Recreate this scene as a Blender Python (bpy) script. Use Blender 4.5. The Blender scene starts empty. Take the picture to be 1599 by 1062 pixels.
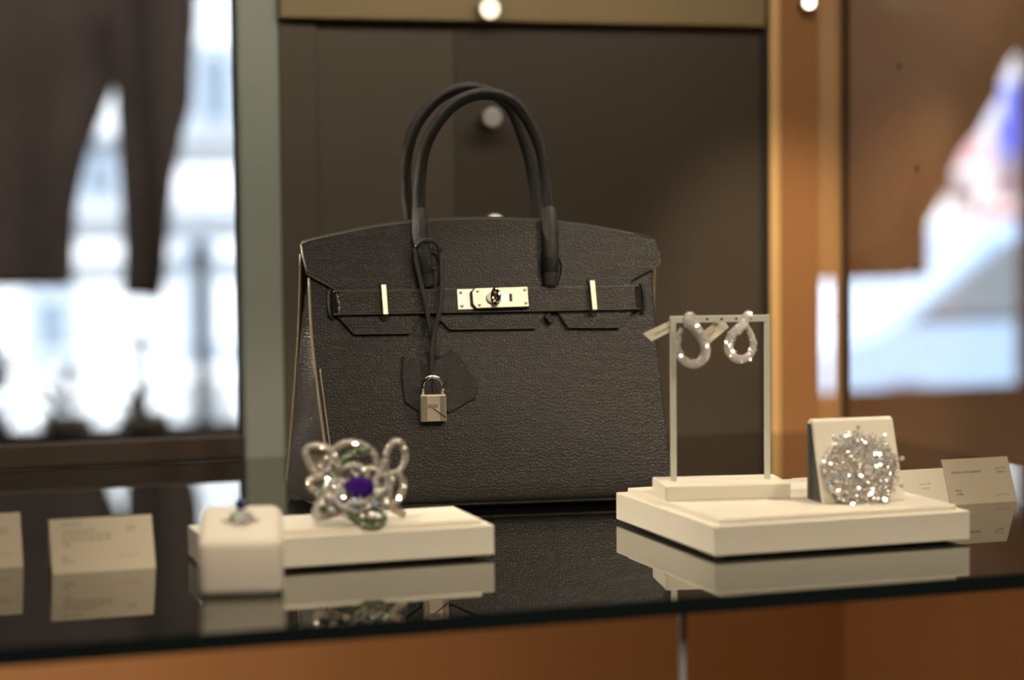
import bpy, bmesh, math, random
from mathutils import Vector, Matrix
random.seed(7)
S = bpy.context.scene
COL = S.collection
pi = math.pi

# ------------------------------------------------------------------ camera
F = 3300.0; CX = 799.5; CY = 531.0          # focal length in pixels of the 1599 x 1062 frame
SH = 1.2                                    # top of the glass shelf above the floor
CZ = SH + .256
YAW = math.radians(18.4); PITCH = math.atan(211 / F); ROLL = .0101
fw = Vector((math.sin(YAW)*math.cos(PITCH), math.cos(YAW)*math.cos(PITCH), -math.sin(PITCH)))
rt = Vector((math.cos(YAW), -math.sin(YAW), 0))
up = rt.cross(fw)
RR = rt*math.cos(ROLL) - up*math.sin(ROLL)
UU = up*math.cos(ROLL) + rt*math.sin(ROLL)
CAM = Vector((0, 0, CZ))
cd = bpy.data.cameras.new('camera'); cam = bpy.data.objects.new('camera', cd); COL.objects.link(cam)
m = Matrix((RR, UU, -fw)).transposed().to_4x4(); m.translation = CAM
cam.matrix_world = m
cd.sensor_width = 36; cd.lens = F/1599*36; cd.clip_start = .02; cd.clip_end = 200
cd.dof.use_dof = True; cd.dof.focus_distance = 1.74; cd.dof.aperture_fstop = 2.7; cd.dof.aperture_blades = 0
S.camera = cam

def ray(x, y): return fw + RR*((x-CX)/F) - UU*((y-CY)/F)
def onY(x, y, Y): d = ray(x, y); return CAM + d*(Y/d.y)            # the point of a pixel on the upright plane at depth Y
def onZ(x, y, Z): d = ray(x, y); return CAM + d*((Z-CZ)/d.z)
def onX(x, y, X): d = ray(x, y); return CAM + d*(X/d.x)

# ------------------------------------------------------------------ world, sun, lights, exposure
W = bpy.data.worlds.new('sky'); S.world = W; W.use_nodes = True
bg = W.node_tree.nodes['Background']; bg.inputs[0].default_value = (.62, .78, 1, 1); bg.inputs[1].default_value = 1.1
def light(name, kind, loc, energy, color, target=None, **kw):
    l = bpy.data.lights.new(name, kind); l.energy = energy; l.color = color
    for k, v in kw.items(): setattr(l, k, v)
    o = bpy.data.objects.new(name, l); COL.objects.link(o); o.location = loc
    if target is not None:
        o.rotation_euler = (Vector(target)-Vector(loc)).to_track_quat('-Z', 'Y').to_euler()
    return o
light('sun', 'SUN', (0, 0, 10), 22.0, (1, .97, .94), target=(1.5, 7, 1), angle=.01)
WARM = (1, .85, .64)
# spot lamps in the ceiling of the display case; the area lights are added fill
light('case_spot', 'SPOT', (.20, 1.32, 1.86), 9, WARM, (.37, 1.45, 1.22), spot_size=math.radians(40), spot_blend=.8, shadow_soft_size=.012)
light('case_spot', 'SPOT', (.98, 1.32, 1.86), 11.5, WARM, (.71, 1.46, 1.22), spot_size=math.radians(42), spot_blend=.75, shadow_soft_size=.012)
light('case_spot', 'SPOT', (-.10, 2.05, 1.70), 34, WARM, (.38, 1.77, 1.30), spot_size=math.radians(44), spot_blend=.7, shadow_soft_size=.012)
light('case_spot', 'SPOT', (.95, 1.22, 1.86), 12.5, WARM, (.68, 1.70, 1.38), spot_size=math.radians(32), spot_blend=.8, shadow_soft_size=.015)
light('case_spot', 'SPOT', (.88, 1.72, 1.80), 11.5, (1, .78, .52), (1.07, 2.13, 1.22), spot_size=math.radians(46), spot_blend=.8, shadow_soft_size=.02)
light('case_fill', 'AREA', (.55, 1.80, 1.868), 3.2, (1, .90, .74), (.55, 2.0, 1.2), shape='RECTANGLE', size=1.0, size_y=.15)  # added soft fill to lift the back panel and header
light('shelf_fill', 'AREA', (.05, 1.55, 1.17), 2.7, (1, .80, .56), (.45, 2.13, .98), shape='RECTANGLE', size=.3, size_y=.02)  # added unseen light to brighten the lower panel
light('shop_fill', 'AREA', (.6, -.4, 2.95), 36, (1, .84, .64), (.6, .6, 1.0), shape='RECTANGLE', size=1.6, size_y=.8)  # added off-frame fill for the front of the case
light('shop_fill', 'AREA', (1.8, 4.3, 3.1), 130, (1, .84, .66), (1.8, 5.2, 1.0), shape='RECTANGLE', size=4, size_y=.5)  # added off-frame fill to lift the curtains and back wall
S.view_settings.view_transform = 'Standard'; S.view_settings.look = 'None'
S.view_settings.exposure = 0; S.view_settings.gamma = 1; S.view_settings.use_curve_mapping = False

# ------------------------------------------------------------------ materials
MATS = {}
def mat(name, color, rough=.5, metal=0, spec=.5, bump=None, noise=None, coat=0, trans=None, sheen=0, rand=None):
    """bump = (kind, scale, distance); noise = (scale, amount of colour change); trans = (share let through, its colour)"""
    if name in MATS: return MATS[name]
    m = bpy.data.materials.new(name); m.use_nodes = True; MATS[name] = m
    nt = m.node_tree; N = nt.nodes; L = nt.links
    p = N['Principled BSDF']
    p.inputs['Base Color'].default_value = (*color, 1); p.inputs['Roughness'].default_value = rough
    p.inputs['Metallic'].default_value = metal; p.inputs['Specular IOR Level'].default_value = spec
    p.inputs['Coat Weight'].default_value = coat; p.inputs['Coat Roughness'].default_value = .1
    p.inputs['Sheen Weight'].default_value = sheen
    tc = N.new('ShaderNodeTexCoord')
    if noise:
        n = N.new('ShaderNodeTexNoise'); n.inputs['Scale'].default_value = noise[0]; n.inputs['Detail'].default_value = 4
        mp = N.new('ShaderNodeMapping'); mp.inputs['Scale'].default_value = noise[2] if len(noise) > 2 else (1, 1, 1)
        L.new(tc.outputs['Object'], mp.inputs[0]); L.new(mp.outputs[0], n.inputs['Vector'])
        mr = N.new('ShaderNodeMapRange'); mr.inputs[3].default_value = 1-noise[1]; mr.inputs[4].default_value = 1+noise[1]
        L.new(n.outputs['Fac'], mr.inputs[0])
        mx = N.new('ShaderNodeMix'); mx.data_type = 'RGBA'; mx.blend_type = 'MULTIPLY'; mx.inputs[0].default_value = 1
        mx.inputs[6].default_value = (*color, 1); L.new(mr.outputs[0], mx.inputs[7]); L.new(mx.outputs[2], p.inputs['Base Color'])
    if rand:
        oi = N.new('ShaderNodeObjectInfo'); cr = N.new('ShaderNodeValToRGB'); L.new(oi.outputs['Random'], cr.inputs[0])
        cr.color_ramp.interpolation = 'CONSTANT'
        e = cr.color_ramp.elements
        while len(e) < len(rand): e.new(.5)
        for k, (pos, c) in enumerate(rand): e[k].position = pos; e[k].color = (*c, 1)
        L.new(cr.outputs[0], p.inputs['Base Color'])
    if bump:
        b = N.new('ShaderNodeBump'); b.inputs['Distance'].default_value = bump[2]; b.inputs['Strength'].default_value = 1
        if bump[0] == 'leather':
            v = N.new('ShaderNodeTexVoronoi'); v.feature = 'DISTANCE_TO_EDGE'; v.inputs['Scale'].default_value = bump[1]; v.inputs['Randomness'].default_value = .8
            nz = N.new('ShaderNodeTexNoise'); nz.inputs['Scale'].default_value = 60
            ad = N.new('ShaderNodeMix'); ad.data_type = 'RGBA'; ad.blend_type = 'ADD'; ad.inputs[0].default_value = .0016
            L.new(tc.outputs['Object'], nz.inputs['Vector'])
            L.new(tc.outputs['Object'], ad.inputs[6]); L.new(nz.outputs['Color'], ad.inputs[7]); L.new(ad.outputs[2], v.inputs['Vector'])
            mu = N.new('ShaderNodeMapRange'); mu.interpolation_type = 'SMOOTHSTEP'; mu.inputs[1].default_value = -.08; mu.inputs[2].default_value = .34
            L.new(v.outputs['Distance'], mu.inputs[0]); L.new(mu.outputs[0], b.inputs['Height'])
        elif bump[0] == 'voronoi':
            v = N.new('ShaderNodeTexVoronoi'); v.inputs['Scale'].default_value = bump[1]
            L.new(tc.outputs['Object'], v.inputs['Vector']); L.new(v.outputs['Distance'], b.inputs['Height'])
        else:
            n2 = N.new('ShaderNodeTexNoise'); n2.inputs['Scale'].default_value = bump[1]; n2.inputs['Detail'].default_value = 5
            L.new(tc.outputs['Object'], n2.inputs['Vector']); L.new(n2.outputs['Fac'], b.inputs['Height'])
        L.new(b.outputs[0], p.inputs['Normal'])
    if trans:
        t = N.new('ShaderNodeBsdfTransparent'); t.inputs[0].default_value = (*trans[1], 1)
        ms = N.new('ShaderNodeMixShader'); ms.inputs[0].default_value = trans[0]
        L.new(p.outputs[0], ms.inputs[1]); L.new(t.outputs[0], ms.inputs[2]); L.new(ms.outputs[0], N['Material Output'].inputs[0])
    return m
def mat_glass(name, tint, ior, under=None, double=True, rough=0.0):
    """a pane: mirror reflection by Fresnel over a tinted see-through (or, for the shelf, a dark) body"""
    m = bpy.data.materials.new(name); m.use_nodes = True; MATS[name] = m
    nt = m.node_tree; N = nt.nodes; L = nt.links; N.remove(N['Principled BSDF'])
    if under: b = N.new('ShaderNodeBsdfDiffuse'); b.inputs[0].default_value = (*under, 1)
    else: b = N.new('ShaderNodeBsdfTransparent'); b.inputs[0].default_value = (*tint, 1)
    g = N.new('ShaderNodeBsdfGlossy'); g.inputs['Roughness'].default_value = rough; g.inputs[0].default_value = (.93, .93, .90, 1)
    f = N.new('ShaderNodeFresnel'); f.inputs[0].default_value = ior
    ms = N.new('ShaderNodeMixShader'); fac = f.outputs[0]
    if double:                                                     # both faces of the glass reflect: 2R / (1 + R)
        a = N.new('ShaderNodeMath'); a.operation = 'ADD'; a.inputs[1].default_value = 1; L.new(fac, a.inputs[0])
        d = N.new('ShaderNodeMath'); d.operation = 'DIVIDE'; L.new(fac, d.inputs[0]); L.new(a.outputs[0], d.inputs[1])
        d2 = N.new('ShaderNodeMath'); d2.operation = 'MULTIPLY'; d2.inputs[1].default_value = 2; L.new(d.outputs[0], d2.inputs[0]); fac = d2.outputs[0]
    L.new(fac, ms.inputs[0]); L.new(b.outputs[0], ms.inputs[1]); L.new(g.outputs[0], ms.inputs[2])
    L.new(ms.outputs[0], N['Material Output'].inputs[0])
    return m
def mat_emit(name, color, strength):
    m = bpy.data.materials.new(name); m.use_nodes = True; MATS[name] = m
    N = m.node_tree.nodes; N['Principled BSDF'].inputs['Base Color'].default_value = (.05, .045, .04, 1); N['Principled BSDF'].inputs['Emission Color'].default_value = (*color, 1)
    N['Principled BSDF'].inputs['Emission Strength'].default_value = strength
    return m

LEATHER = mat('leather_grain', (.0175, .0150, .0115), .50, spec=.45, bump=('leather', 350, .00026), noise=(30, .15))
LEATHER_S = mat('leather_smooth', (.019, .0175, .015), .42, spec=.5, bump=('leather', 900, .00025))
LEATHER_D = mat('leather_gusset', (.016, .014, .012), .38, spec=.6, bump=('leather', 380, .0004))
EDGE = mat('leather_edge_rimlit', (.30, .25, .17), .30, spec=.7)  # pale colour paints the rim light onto the seams
THREAD = mat('thread', (.075, .066, .052), .6)
EDGE_HILIGHT = mat('leather_cut_edge_lit', (.055, .048, .036), .35, spec=.6)  # thin highlight along strap and tab edges, painted as a paler colour
STEEL = mat('silver_hardware', (.52, .46, .37), .30, metal=1, bump=('noise', 900, .00002))
STEEL_B = mat('silver_polished', (.82, .77, .68), .12, metal=1)
PADM = mat('padlock_silver', (.70, .61, .47), .38, metal=.45, spec=.5)
DARK = mat('dark_recess', (.012, .010, .008), .5)
CREAM = mat('cream_leatherette', (.78, .73, .62), .5, spec=.4, bump=('noise', 1400, .00008), noise=(40, .03))
BOXM = mat('cream_velvet', (.80, .74, .63), .8, spec=.2, bump=('noise', 1800, .0001), sheen=.3)
FOOT = mat('dark_foot', (.05, .04, .03), .6)
PAPER = mat('card_paper', (.58, .51, .39), .7, spec=.25, bump=('noise', 900, .00003))
PAPER2 = mat('card_paper_white', (.70, .65, .53), .7, spec=.25, bump=('noise', 900, .00003))
INK = mat('ink', (.10, .09, .06), .7)
INK_L = mat('ink_pale', (.36, .31, .22), .7)
STANDM = mat('stand_enamel', (.60, .60, .52), .35, spec=.5)
EASEL = mat('easel_leatherette', (.76, .71, .60), .55, bump=('noise', 1400, .00006))
EASEL_SHADE = mat('easel_side_shade', (.035, .034, .033), .55)
GEM_SPARKLE = [(0, (.86, .84, .80)), (.62, (.80, .80, .80)), (.80, (.88, .78, .55)), (.86, (.55, .66, .95)), (.91, (.95, .80, .74)), (.955, (.62, .86, .68))]  # a few stones tinted to paint in coloured sparkle
GEM = mat('diamond', (.85, .84, .80), .05, metal=.40, spec=.8, coat=1, rand=GEM_SPARKLE)
PAVE2 = mat('pave_brooch', (.44, .39, .33), .30, metal=.3, spec=.7, bump=('voronoi', 800, .0008), noise=(330, .95))
PAVE = mat('pave_diamond', (.80, .76, .73), .16, metal=.35, spec=.8, bump=('voronoi', 1100, .0010), noise=(900, .35))
WGOLD = mat('white_gold', (.50, .46, .40), .42, metal=.7)
GREEN = mat('green_garnet', (.10, .155, .06), .2, spec=.8, coat=.6)
PURPLE = mat('violet_stone', (.05, .014, .19), .07, spec=.8, coat=1)
BLUE = mat('blue_stone', (.03, .04, .12), .08, spec=.8, coat=1)
COPPER = mat('copper_wood', (.42, .205, .085), .42, spec=.4, noise=(14, .12, (1, 1, .06)))
COLUMN_LIT = mat('column_lit_edge', (.90, .58, .25), .4)  # light on the column's edge, painted as a golden strip
REFL_GLASS = mat('reflection_glass', (.42, .21, .085), .35, spec=.4, trans=(.60, (.95, .98, 1)), noise=(9, .10, (1, 1, .1)))  # added see-through wall; the street behind stands in for a front-glass reflection
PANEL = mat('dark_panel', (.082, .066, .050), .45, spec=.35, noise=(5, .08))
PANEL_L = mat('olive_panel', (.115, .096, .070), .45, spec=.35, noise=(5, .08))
POST = mat('grey_green_post', (.36, .39, .33), .35, spec=.5)
HEADER = mat('olive_header', (.30, .225, .115), .45, noise=(6, .08))
EDGE_D = mat('dark_edge', (.035, .034, .028), .3)
SHELF = mat_glass('dark_glass', None, 1.5, under=(.004, .0045, .0042))
SHELF_E = mat('glass_edge', (.012, .018, .020), .22, spec=.6)
PANE = mat_glass('clear_pane', (.66, .68, .71), 1.5, double=False)
WGLASS = mat_glass('window_glass', (.95, .97, .98), 1.45, double=False)
STEELROD = mat('steel_rod', (.62, .68, .74), .3, metal=.2)
LAMPGLOW = mat_emit('reflection_glow', (1, .86, .62), 1.5)
REFLGLOW_D = mat_emit('reflection_glow_dim', (1, .84, .64), .20)
LAMPGLOW_B = mat_emit('lamp_glow_bright', (1, .88, .66), 5)

# ------------------------------------------------------------------ mesh helpers
def obj(name, bm, material, parent=None, smooth=False, loc=None, rot=None):
    me = bpy.data.meshes.new(name); bmesh.ops.recalc_face_normals(bm, faces=bm.faces[:]); bm.to_mesh(me); bm.free()
    me.materials.append(material)
    if smooth:
        for p in me.polygons: p.use_smooth = True
    o = bpy.data.objects.new(name, me); COL.objects.link(o)
    if parent: o.parent = parent
    if loc is not None: o.location = loc
    if rot is not None: o.rotation_euler = rot
    return o
def smooth_angle(o, deg=35):
    me = o.data
    for p in me.polygons: p.use_smooth = True
    bm = bmesh.new(); bm.from_mesh(me)
    for e in bm.edges:
        if len(e.link_faces) == 2 and e.calc_face_angle(0) > math.radians(deg): e.smooth = False
    bm.to_mesh(me); bm.free(); return o
def tag(o, label, cat=None, group=None, kind=None):
    o['label'] = label
    if cat: o['category'] = cat
    if group: o['group'] = group
    if kind: o['kind'] = kind
    return o
def thing(name, label, cat, loc=(0, 0, 0), rz=0, group=None):
    o = bpy.data.objects.new(name, None); COL.objects.link(o); o.location = loc; o.rotation_euler = (0, 0, rz); o.empty_display_size = .02
    return tag(o, label, cat, group)
def struct(o): o['kind'] = 'structure'; return o
def box(x0, x1, y0, y1, z0, z1, bev=0, seg=2, bm=None):
    bm2 = bmesh.new()
    v = [bm2.verts.new((x, y, z)) for x in (x0, x1) for y in (y0, y1) for z in (z0, z1)]
    for f in ((0, 1, 3, 2), (4, 6, 7, 5), (0, 4, 5, 1), (2, 3, 7, 6), (0, 2, 6, 4), (1, 5, 7, 3)): bm2.faces.new([v[i] for i in f])
    if bev: bmesh.ops.bevel(bm2, geom=bm2.edges[:], offset=bev, segments=seg, affect='EDGES', profile=.5)
    if bm is None: return bm2
    merge(bm, bm2); return bm
def merge(bm, other):
    me = bpy.data.meshes.new('tmp'); other.to_mesh(me); other.free(); bm.from_mesh(me); bpy.data.meshes.remove(me)
def frames(pts, closed=False, ref=None):
    n = len(pts); T = []
    for i in range(n):
        a = pts[(i-1) % n] if closed or i > 0 else pts[i]; b = pts[(i+1) % n] if closed or i < n-1 else pts[i]
        T.append((b-a).normalized())
    r = Vector(ref) if ref is not None else (Vector((0, 0, 1)) if abs(T[0].z) < .9 else Vector((0, 1, 0)))
    out = []
    for t in T:
        u = (r - t*r.dot(t))
        if u.length < 1e-6: u = t.orthogonal()
        u.normalize(); out.append((u, t.cross(u)))
        if ref is None: r = u
    return out
def tube(pts, rad, n=12, closed=False, flat=1.0, ref=None, bm=None):
    """sweep of an ellipse; rad a number or a list; flat = extent along ref over extent across it"""
    bm = bm or bmesh.new(); pts = [Vector(p) for p in pts]; k = len(pts)
    if not isinstance(rad, (list, tuple)): rad = [rad]*k
    fr = frames(pts, closed, ref); rings = []
    for p, r, (u, v) in zip(pts, rad, fr):
        rings.append([bm.verts.new(p + u*(r*flat*math.cos(2*pi*j/n)) + v*(r*math.sin(2*pi*j/n))) for j in range(n)])
    for i in range(k if closed else k-1):
        A, B = rings[i], rings[(i+1) % k]
        for j in range(n): bm.faces.new((A[j], A[(j+1) % n], B[(j+1) % n], B[j]))
    if not closed:
        bm.faces.new(rings[0][::-1]); bm.faces.new(rings[-1])
    return bm
def spline(pts, per=8, closed=False):
    P = [Vector(p) for p in pts]; n = len(P); out = []
    for i in range(n if closed else n-1):
        p0 = P[(i-1) % n] if closed or i > 0 else P[i]*2-P[i+1]; p1 = P[i]; p2 = P[(i+1) % n]
        p3 = P[(i+2) % n] if closed or i < n-2 else P[i+1]*2-P[i]
        for k in range(per):
            t = k/per
            out.append(.5*((2*p1)+(p2-p0)*t+(2*p0-5*p1+4*p2-p3)*t*t+(3*p1-p0-3*p2+p3)*t**3))
    if not closed: out.append(P[-1])
    return out
def slab(outline, f0, f1, bev=0):
    """a plate: outline points mapped by f0 (back face) and f1 (front face)"""
    bm = bmesh.new(); A = [bm.verts.new(f0(*p)) for p in outline]; B = [bm.verts.new(f1(*p)) for p in outline]; n = len(A)
    bm.faces.new(A); bm.faces.new(B[::-1])
    for i in range(n): bm.faces.new((A[i], A[(i+1) % n], B[(i+1) % n], B[i]))
    if bev: 
        bmesh.ops.recalc_face_normals(bm, faces=bm.faces[:])
        bmesh.ops.bevel(bm, geom=[e for e in bm.edges if e.calc_face_angle(0) > .5], offset=bev, segments=1, affect='EDGES')
    return bm
def cyl(p0, p1, r0, r1=None, n=16, bm=None): return tube([p0, p1], [r0, r0 if r1 is None else r1], n, bm=bm)

# ------------------------------------------------------------------ the setting: shop room, two windows (the right one added), the street outside
ROOMW = mat('shop_wall', (.085, .068, .055), .7, noise=(2, .1))
FLOORM = mat('shop_floor', (.05, .03, .018), .35, noise=(3, .2))
X0, X1, Y0, Y1, H = -4.0, 9.0, -3.0, 6.0, 3.2
struct(obj('floor', box(X0-.2, X1+.2, Y0-.2, Y1+.2, -.2, 0), FLOORM))
struct(obj('ceiling', box(X0-.2, X1+.2, Y0-.2, Y1+.2, H, H+.3), ROOMW))
struct(obj('wall_left', box(X0-.2, X0, Y0-.2, Y1+.2, 0, H), ROOMW))
struct(obj('wall_right', box(X1, X1+.2, Y0-.2, Y1+.2, 0, H), ROOMW))
struct(obj('wall_front', box(X0, X1, Y0-.2, Y0, 0, H), ROOMW))
wz0L = onY(200, 697, Y1).z; wz0R = onY(1440, 634, Y1).z
WL = (.10, onY(378, 400, Y1).x + .45); WR = (2.55, 3.85); WT = 2.16
wb = bmesh.new()
box(X0, WL[0], Y1, Y1+.2, 0, H, bm=wb); box(WL[1], WR[0], Y1, Y1+.2, 0, H, bm=wb); box(WR[1], X1, Y1, Y1+.2, 0, H, bm=wb)
box(WL[0], WL[1], Y1, Y1+.2, 0, wz0L, bm=wb); box(WL[0], WL[1], Y1, Y1+.2, WT, H, bm=wb)
box(WR[0], WR[1], Y1, Y1+.2, 0, wz0R, bm=wb); box(WR[0], WR[1], Y1, Y1+.2, WT, H, bm=wb)
struct(obj('wall_back', wb, ROOMW))
FRAMEM = mat('window_frame', (.06, .055, .05), .5)
def window(name, x0, x1, z0, z1, bars):
    w = bpy.data.objects.new(name, None); COL.objects.link(w); struct(w)
    f = bmesh.new(); t = .05
    for a in ((x0, x1, z0, z0+t), (x0, x1, z1-t, z1), (x0, x0+t, z0, z1), (x1-t, x1, z0, z1)): box(a[0], a[1], Y1+.06, Y1+.12, a[2], a[3], bm=f)
    obj('window_frame', f, FRAMEM, w)
    for b in bars: obj('mullion', box(b[0], b[1], Y1+.065, Y1+.115, b[2], b[3]), FRAMEM, w)
    obj('pane', box(x0+t, x1-t, Y1+.085, Y1+.092, z0+t, z1-t), WGLASS, w)
    return w
mx = onY(315, 480, Y1+.09)
window('window_1', WL[0], WL[1], wz0L, WT, [(mx.x-.016, mx.x+.016, wz0L+.05, onY(315, 375, Y1).z)])
window('window_added', WR[0], WR[1], wz0R, WT, [])  # added opening; its bright street stands in for the right-hand reflection

# street: road, pavement, pale facade across it, parked cars
FAC = mat('pale_stone', (.80, .79, .76), .8, noise=(3, .05))
GLZ = mat('far_glass', (.22, .27, .31), .15, spec=.8)
SHUT = mat('grey_shutter', (.42, .46, .50), .6)
RED = mat('red_awning', (.55, .12, .13), .6)
BANN = mat('blue_banner', (.05, .12, .75), .6)
ROADM = mat('road', (.62, .63, .65), .8, noise=(6, .15))
FY = 14.0
struct(obj('street_ground', box(-12, 30, 6.2, 30, -.2, -.05), ROADM))
fb = thing('building', 'pale stone building across the street with tall windows and iron balconies', 'building', (0, FY, -.05))
obj('wall', box(-8, 24, 0, 6, 0, 15), FAC, fb)
obj('cornice', box(-8, 24, -.25, 0, 4.35, 4.6), FAC, fb)
def fwin(px0, px1, py0, py1):
    a = onY(px0, py1, FY-.05); b = onY(px1, py0, FY-.05)
    w = obj('window', box(a.x-.1, b.x+.1, -.06, .02, a.z+.05-.1, b.z+.05+.1), SHUT, fb)
    obj('pane', box(a.x, b.x, -.08, -.05, a.z+.05, b.z+.05), GLZ, w)
    return a, b
for q in ((302, 316, 392, 560), (1556, 1592, 352, 512), (1640, 1676, 350, 512), (60, 100, 470, 540)): fwin(*q)
for q in ((284, 372, 538, 582),):
    a = onY(q[0], q[3], FY-.4); b = onY(q[1], q[2], FY-.4)
    bal = obj('balcony', box(a.x, b.x, -.5, -.05, a.z+.02, a.z+.09), FAC, fb)
    r = bmesh.new()
    n = 9
    for i in range(n): x = a.x+(b.x-a.x)*i/(n-1); box(x-.012, x+.012, -.47, -.45, a.z+.08, b.z+.05, bm=r)
    box(a.x, b.x, -.48, -.44, b.z+.02, b.z+.06, bm=r)
    obj('railing', r, GLZ, bal)
a = onY(1550, 352, FY-.3); b = onY(1640, 340, FY-.3); obj('awning', box(a.x, b.x, -.6, -.02, a.z, b.z+.12), RED, fb)
a = onY(1566, 232, FY-.2); b = onY(1640, 120, FY-.2); obj('banner', box(a.x, b.x, -.25, -.2, a.z, b.z), BANN, fb)
a = onY(1496, 250, FY-.2); b = onY(1535, 205, FY-.2); obj('sign_board', box(a.x, b.x, -.25, -.2, a.z, b.z), mat('pink_sign', (.72, .40, .42), .6), fb)
for py0, py1 in ((300, 326), (385, 392), (196, 205)):
    a = onY(0, py1, FY-.1); b = onY(400, py0, FY-.1); obj('string_course', box(a.x-1, b.x+.4, -.14, -.02, a.z, b.z), mat('shaded_stone', (.50, .52, .54), .8), fb)  # bands in a shaded copy of the facade stone, added for tone
fwin(318, 352, 90, 180); fwin(138, 172, 250, 300)
CARM = mat('white_car', (.78, .80, .84), .3, spec=.6, coat=.5); CARB = mat('pale_blue_car', (.45, .62, .85), .3, spec=.6, coat=.5)
TYRE = mat('tyre', (.02, .02, .02), .7)
def car(px, py, Y, m_, label):
    g = onZ(px, py, -.05); x = onY(px, py, Y).x
    c = thing('car', label, 'car', (x, Y, -.05))
    prof = [(-2.1, .35), (-2.15, .75), (-1.5, .92), (-.9, 1.38), (.6, 1.42), (1.35, .95), (2.05, .82), (2.15, .4), (2.0, .3), (-2.0, .3)]
    obj('body', slab(prof, lambda a, b: (a, .85, b), lambda a, b: (a, -.85, b), .06), m_, c)
    obj('side_window', slab([(-1.3, .95), (-.8, 1.30), (.5, 1.33), (1.05, .97)], lambda a, b: (a, -.86, b), lambda a, b: (a, -.875, b)), GLZ, c)
    for wx in (-1.35, 1.35):
        for wy in (-.80, .80):
            w = obj('wheel', cyl((wx, wy-.1, .32), (wx, wy+.1, .32), .32, n=20), TYRE, c)
car(1290, 560, 12.6, CARM, 'white parked car on the street outside, left of the pale blue one')
car(1640, 560, 9.8, CARB, 'pale blue parked car on the street outside')

# dark curtains just inside the windows
CURT = mat('dark_curtain', (.085, .070, .062), .85, spec=.2, noise=(12, .2, (1, 1, .1)))
def curtain(label, px, Y, thick=.05):
    P = [onY(x, y, Y) for x, y in px]
    bm = bmesh.new(); xs = [p.x for p in P]; zs = [p.z for p in P]
    base = sum(xs)/len(xs)
    # outline filled and cut into narrow vertical strips so that the cloth can fold
    def fold(x, z): return .03*math.sin(x*38)+.015*math.sin(x*71+z*2)
    vs = [bm.verts.new(p) for p in P]; f = bm.faces.new(vs)
    bmesh.ops.triangulate(bm, faces=[f])
    bmesh.ops.subdivide_edges(bm, edges=[e for e in bm.edges if e.calc_length() > .06], cuts=9, use_grid_fill=True)
    for v in bm.verts: v.co.y += fold(v.co.x, v.co.z)
    r = bmesh.ops.extrude_face_region(bm, geom=bm.faces[:])
    for g in r['geom']:
        if isinstance(g, bmesh.types.BMVert): g.co.y += thick*.4
    o = obj('curtain', bm, CURT, smooth=True)
    return tag(o, label, 'curtain', None)
curtain('dark curtain with a slanting lower hem beside the house plants',
        [(-260, -130), (200, -130), (196, 90), (168, 160), (140, 235), (122, 330), (113, 448), (-260, 452)], 5.70)
curtain('dark curtain narrowing to a tail between two bright gaps of the plant window',
        [(172, -130), (314, -130), (312, 40), (309, 60), (304, 160), (286, 205), (270, 285), (257, 375), (252, 468), (190, 462), (192, 395), (214, 385), (214, 300), (208, 190), (176, 115), (172, 60)], 5.78)
curtain('added dark curtain cut to the slanting outline of the right-hand reflection',
        [(1060, -130), (1700, -130), (1602, 60), (1563, 122), (1447, 348), (1446, 432), (1336, 438), (1060, 440)], 5.70)  # added curtain, its outline shaped to bound the stand-in reflection
# house plants standing on the sill board
LEAFM = mat('dark_leaf', (.018, .022, .014), .5); POTM = mat('dark_pot', (.05, .04, .035), .5)
sillY = 5.78; sz = wz0L + .0
sill = obj('trim_1', box(WL[0]-.1, WL[1]+.05, 5.62, Y1, wz0L-.05, wz0L), ROOMW); struct(sill)
def plant(px, top, spread, label, seed):
    rnd = random.Random(seed)
    b = onY(px, 690, sillY); h = onY(px, top, sillY).z - wz0L
    t = thing('house_plant', label, 'plant', (b.x, sillY, wz0L))
    pr = bmesh.new(); tube([(0, 0, 0), (0, 0, .02), (0, 0, .11), (0, 0, .115)], [.05, .055, .075, .07], 20, bm=pr); obj('pot', pr, POTM, t)
    obj('stem', tube(spline([(0, 0, .09), (.01, 0, h*.5), (0, .01, h*.85)], 4), .008, 6), LEAFM, t)
    for i in range(26):
        a = rnd.uniform(0, 2*pi); z = rnd.uniform(.10, h*.9); L_ = rnd.uniform(.06, .11)*spread*(1.15-z/h*.5)
        d = Vector((math.cos(a), math.sin(a)*.6, rnd.uniform(-.2, .7))).normalized(); p0 = Vector((0, 0, z)); s = d.cross(Vector((0, 0, 1))).normalized()
        bm = bmesh.new()
        pts = [(0, 0), (.25, .28), (.55, .34), (.8, .2), (1, 0)]
        up_ = d.cross(s)
        C = [bm.verts.new(p0+d*(u*L_*1.6)+up_*(-.25*u*u*L_)) for u, w in pts]
        Lf = [bm.verts.new(p0+d*(u*L_*1.6)+s*(w*L_)+up_*(-.25*u*u*L_+.05*L_)) for u, w in pts[1:-1]]
        Rt = [bm.verts.new(p0+d*(u*L_*1.6)-s*(w*L_)+up_*(-.25*u*u*L_+.05*L_)) for u, w in pts[1:-1]]
        for side in (Lf, Rt):
            row = [C[0]]+side+[C[-1]]
            for k in range(len(C)-1):
                q = [C[k], C[k+1], row[k+1], row[k]]; q2 = []
                for v in q:
                    if v not in q2: q2.append(v)
                if len(q2) > 2: bm.faces.new(q2)
        obj('leaf', bm, LEAFM, t, smooth=True)
plant(-25, 545, 1.1, 'low dark leafy plant on the window sill under the slanting curtain', 1)
plant(105, 575, .85, 'dark leafy plant on the window sill, next to the taller one', 2)
plant(226, 515, .62, 'taller slender dark plant on the window sill below the tailed curtain', 3)

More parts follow.
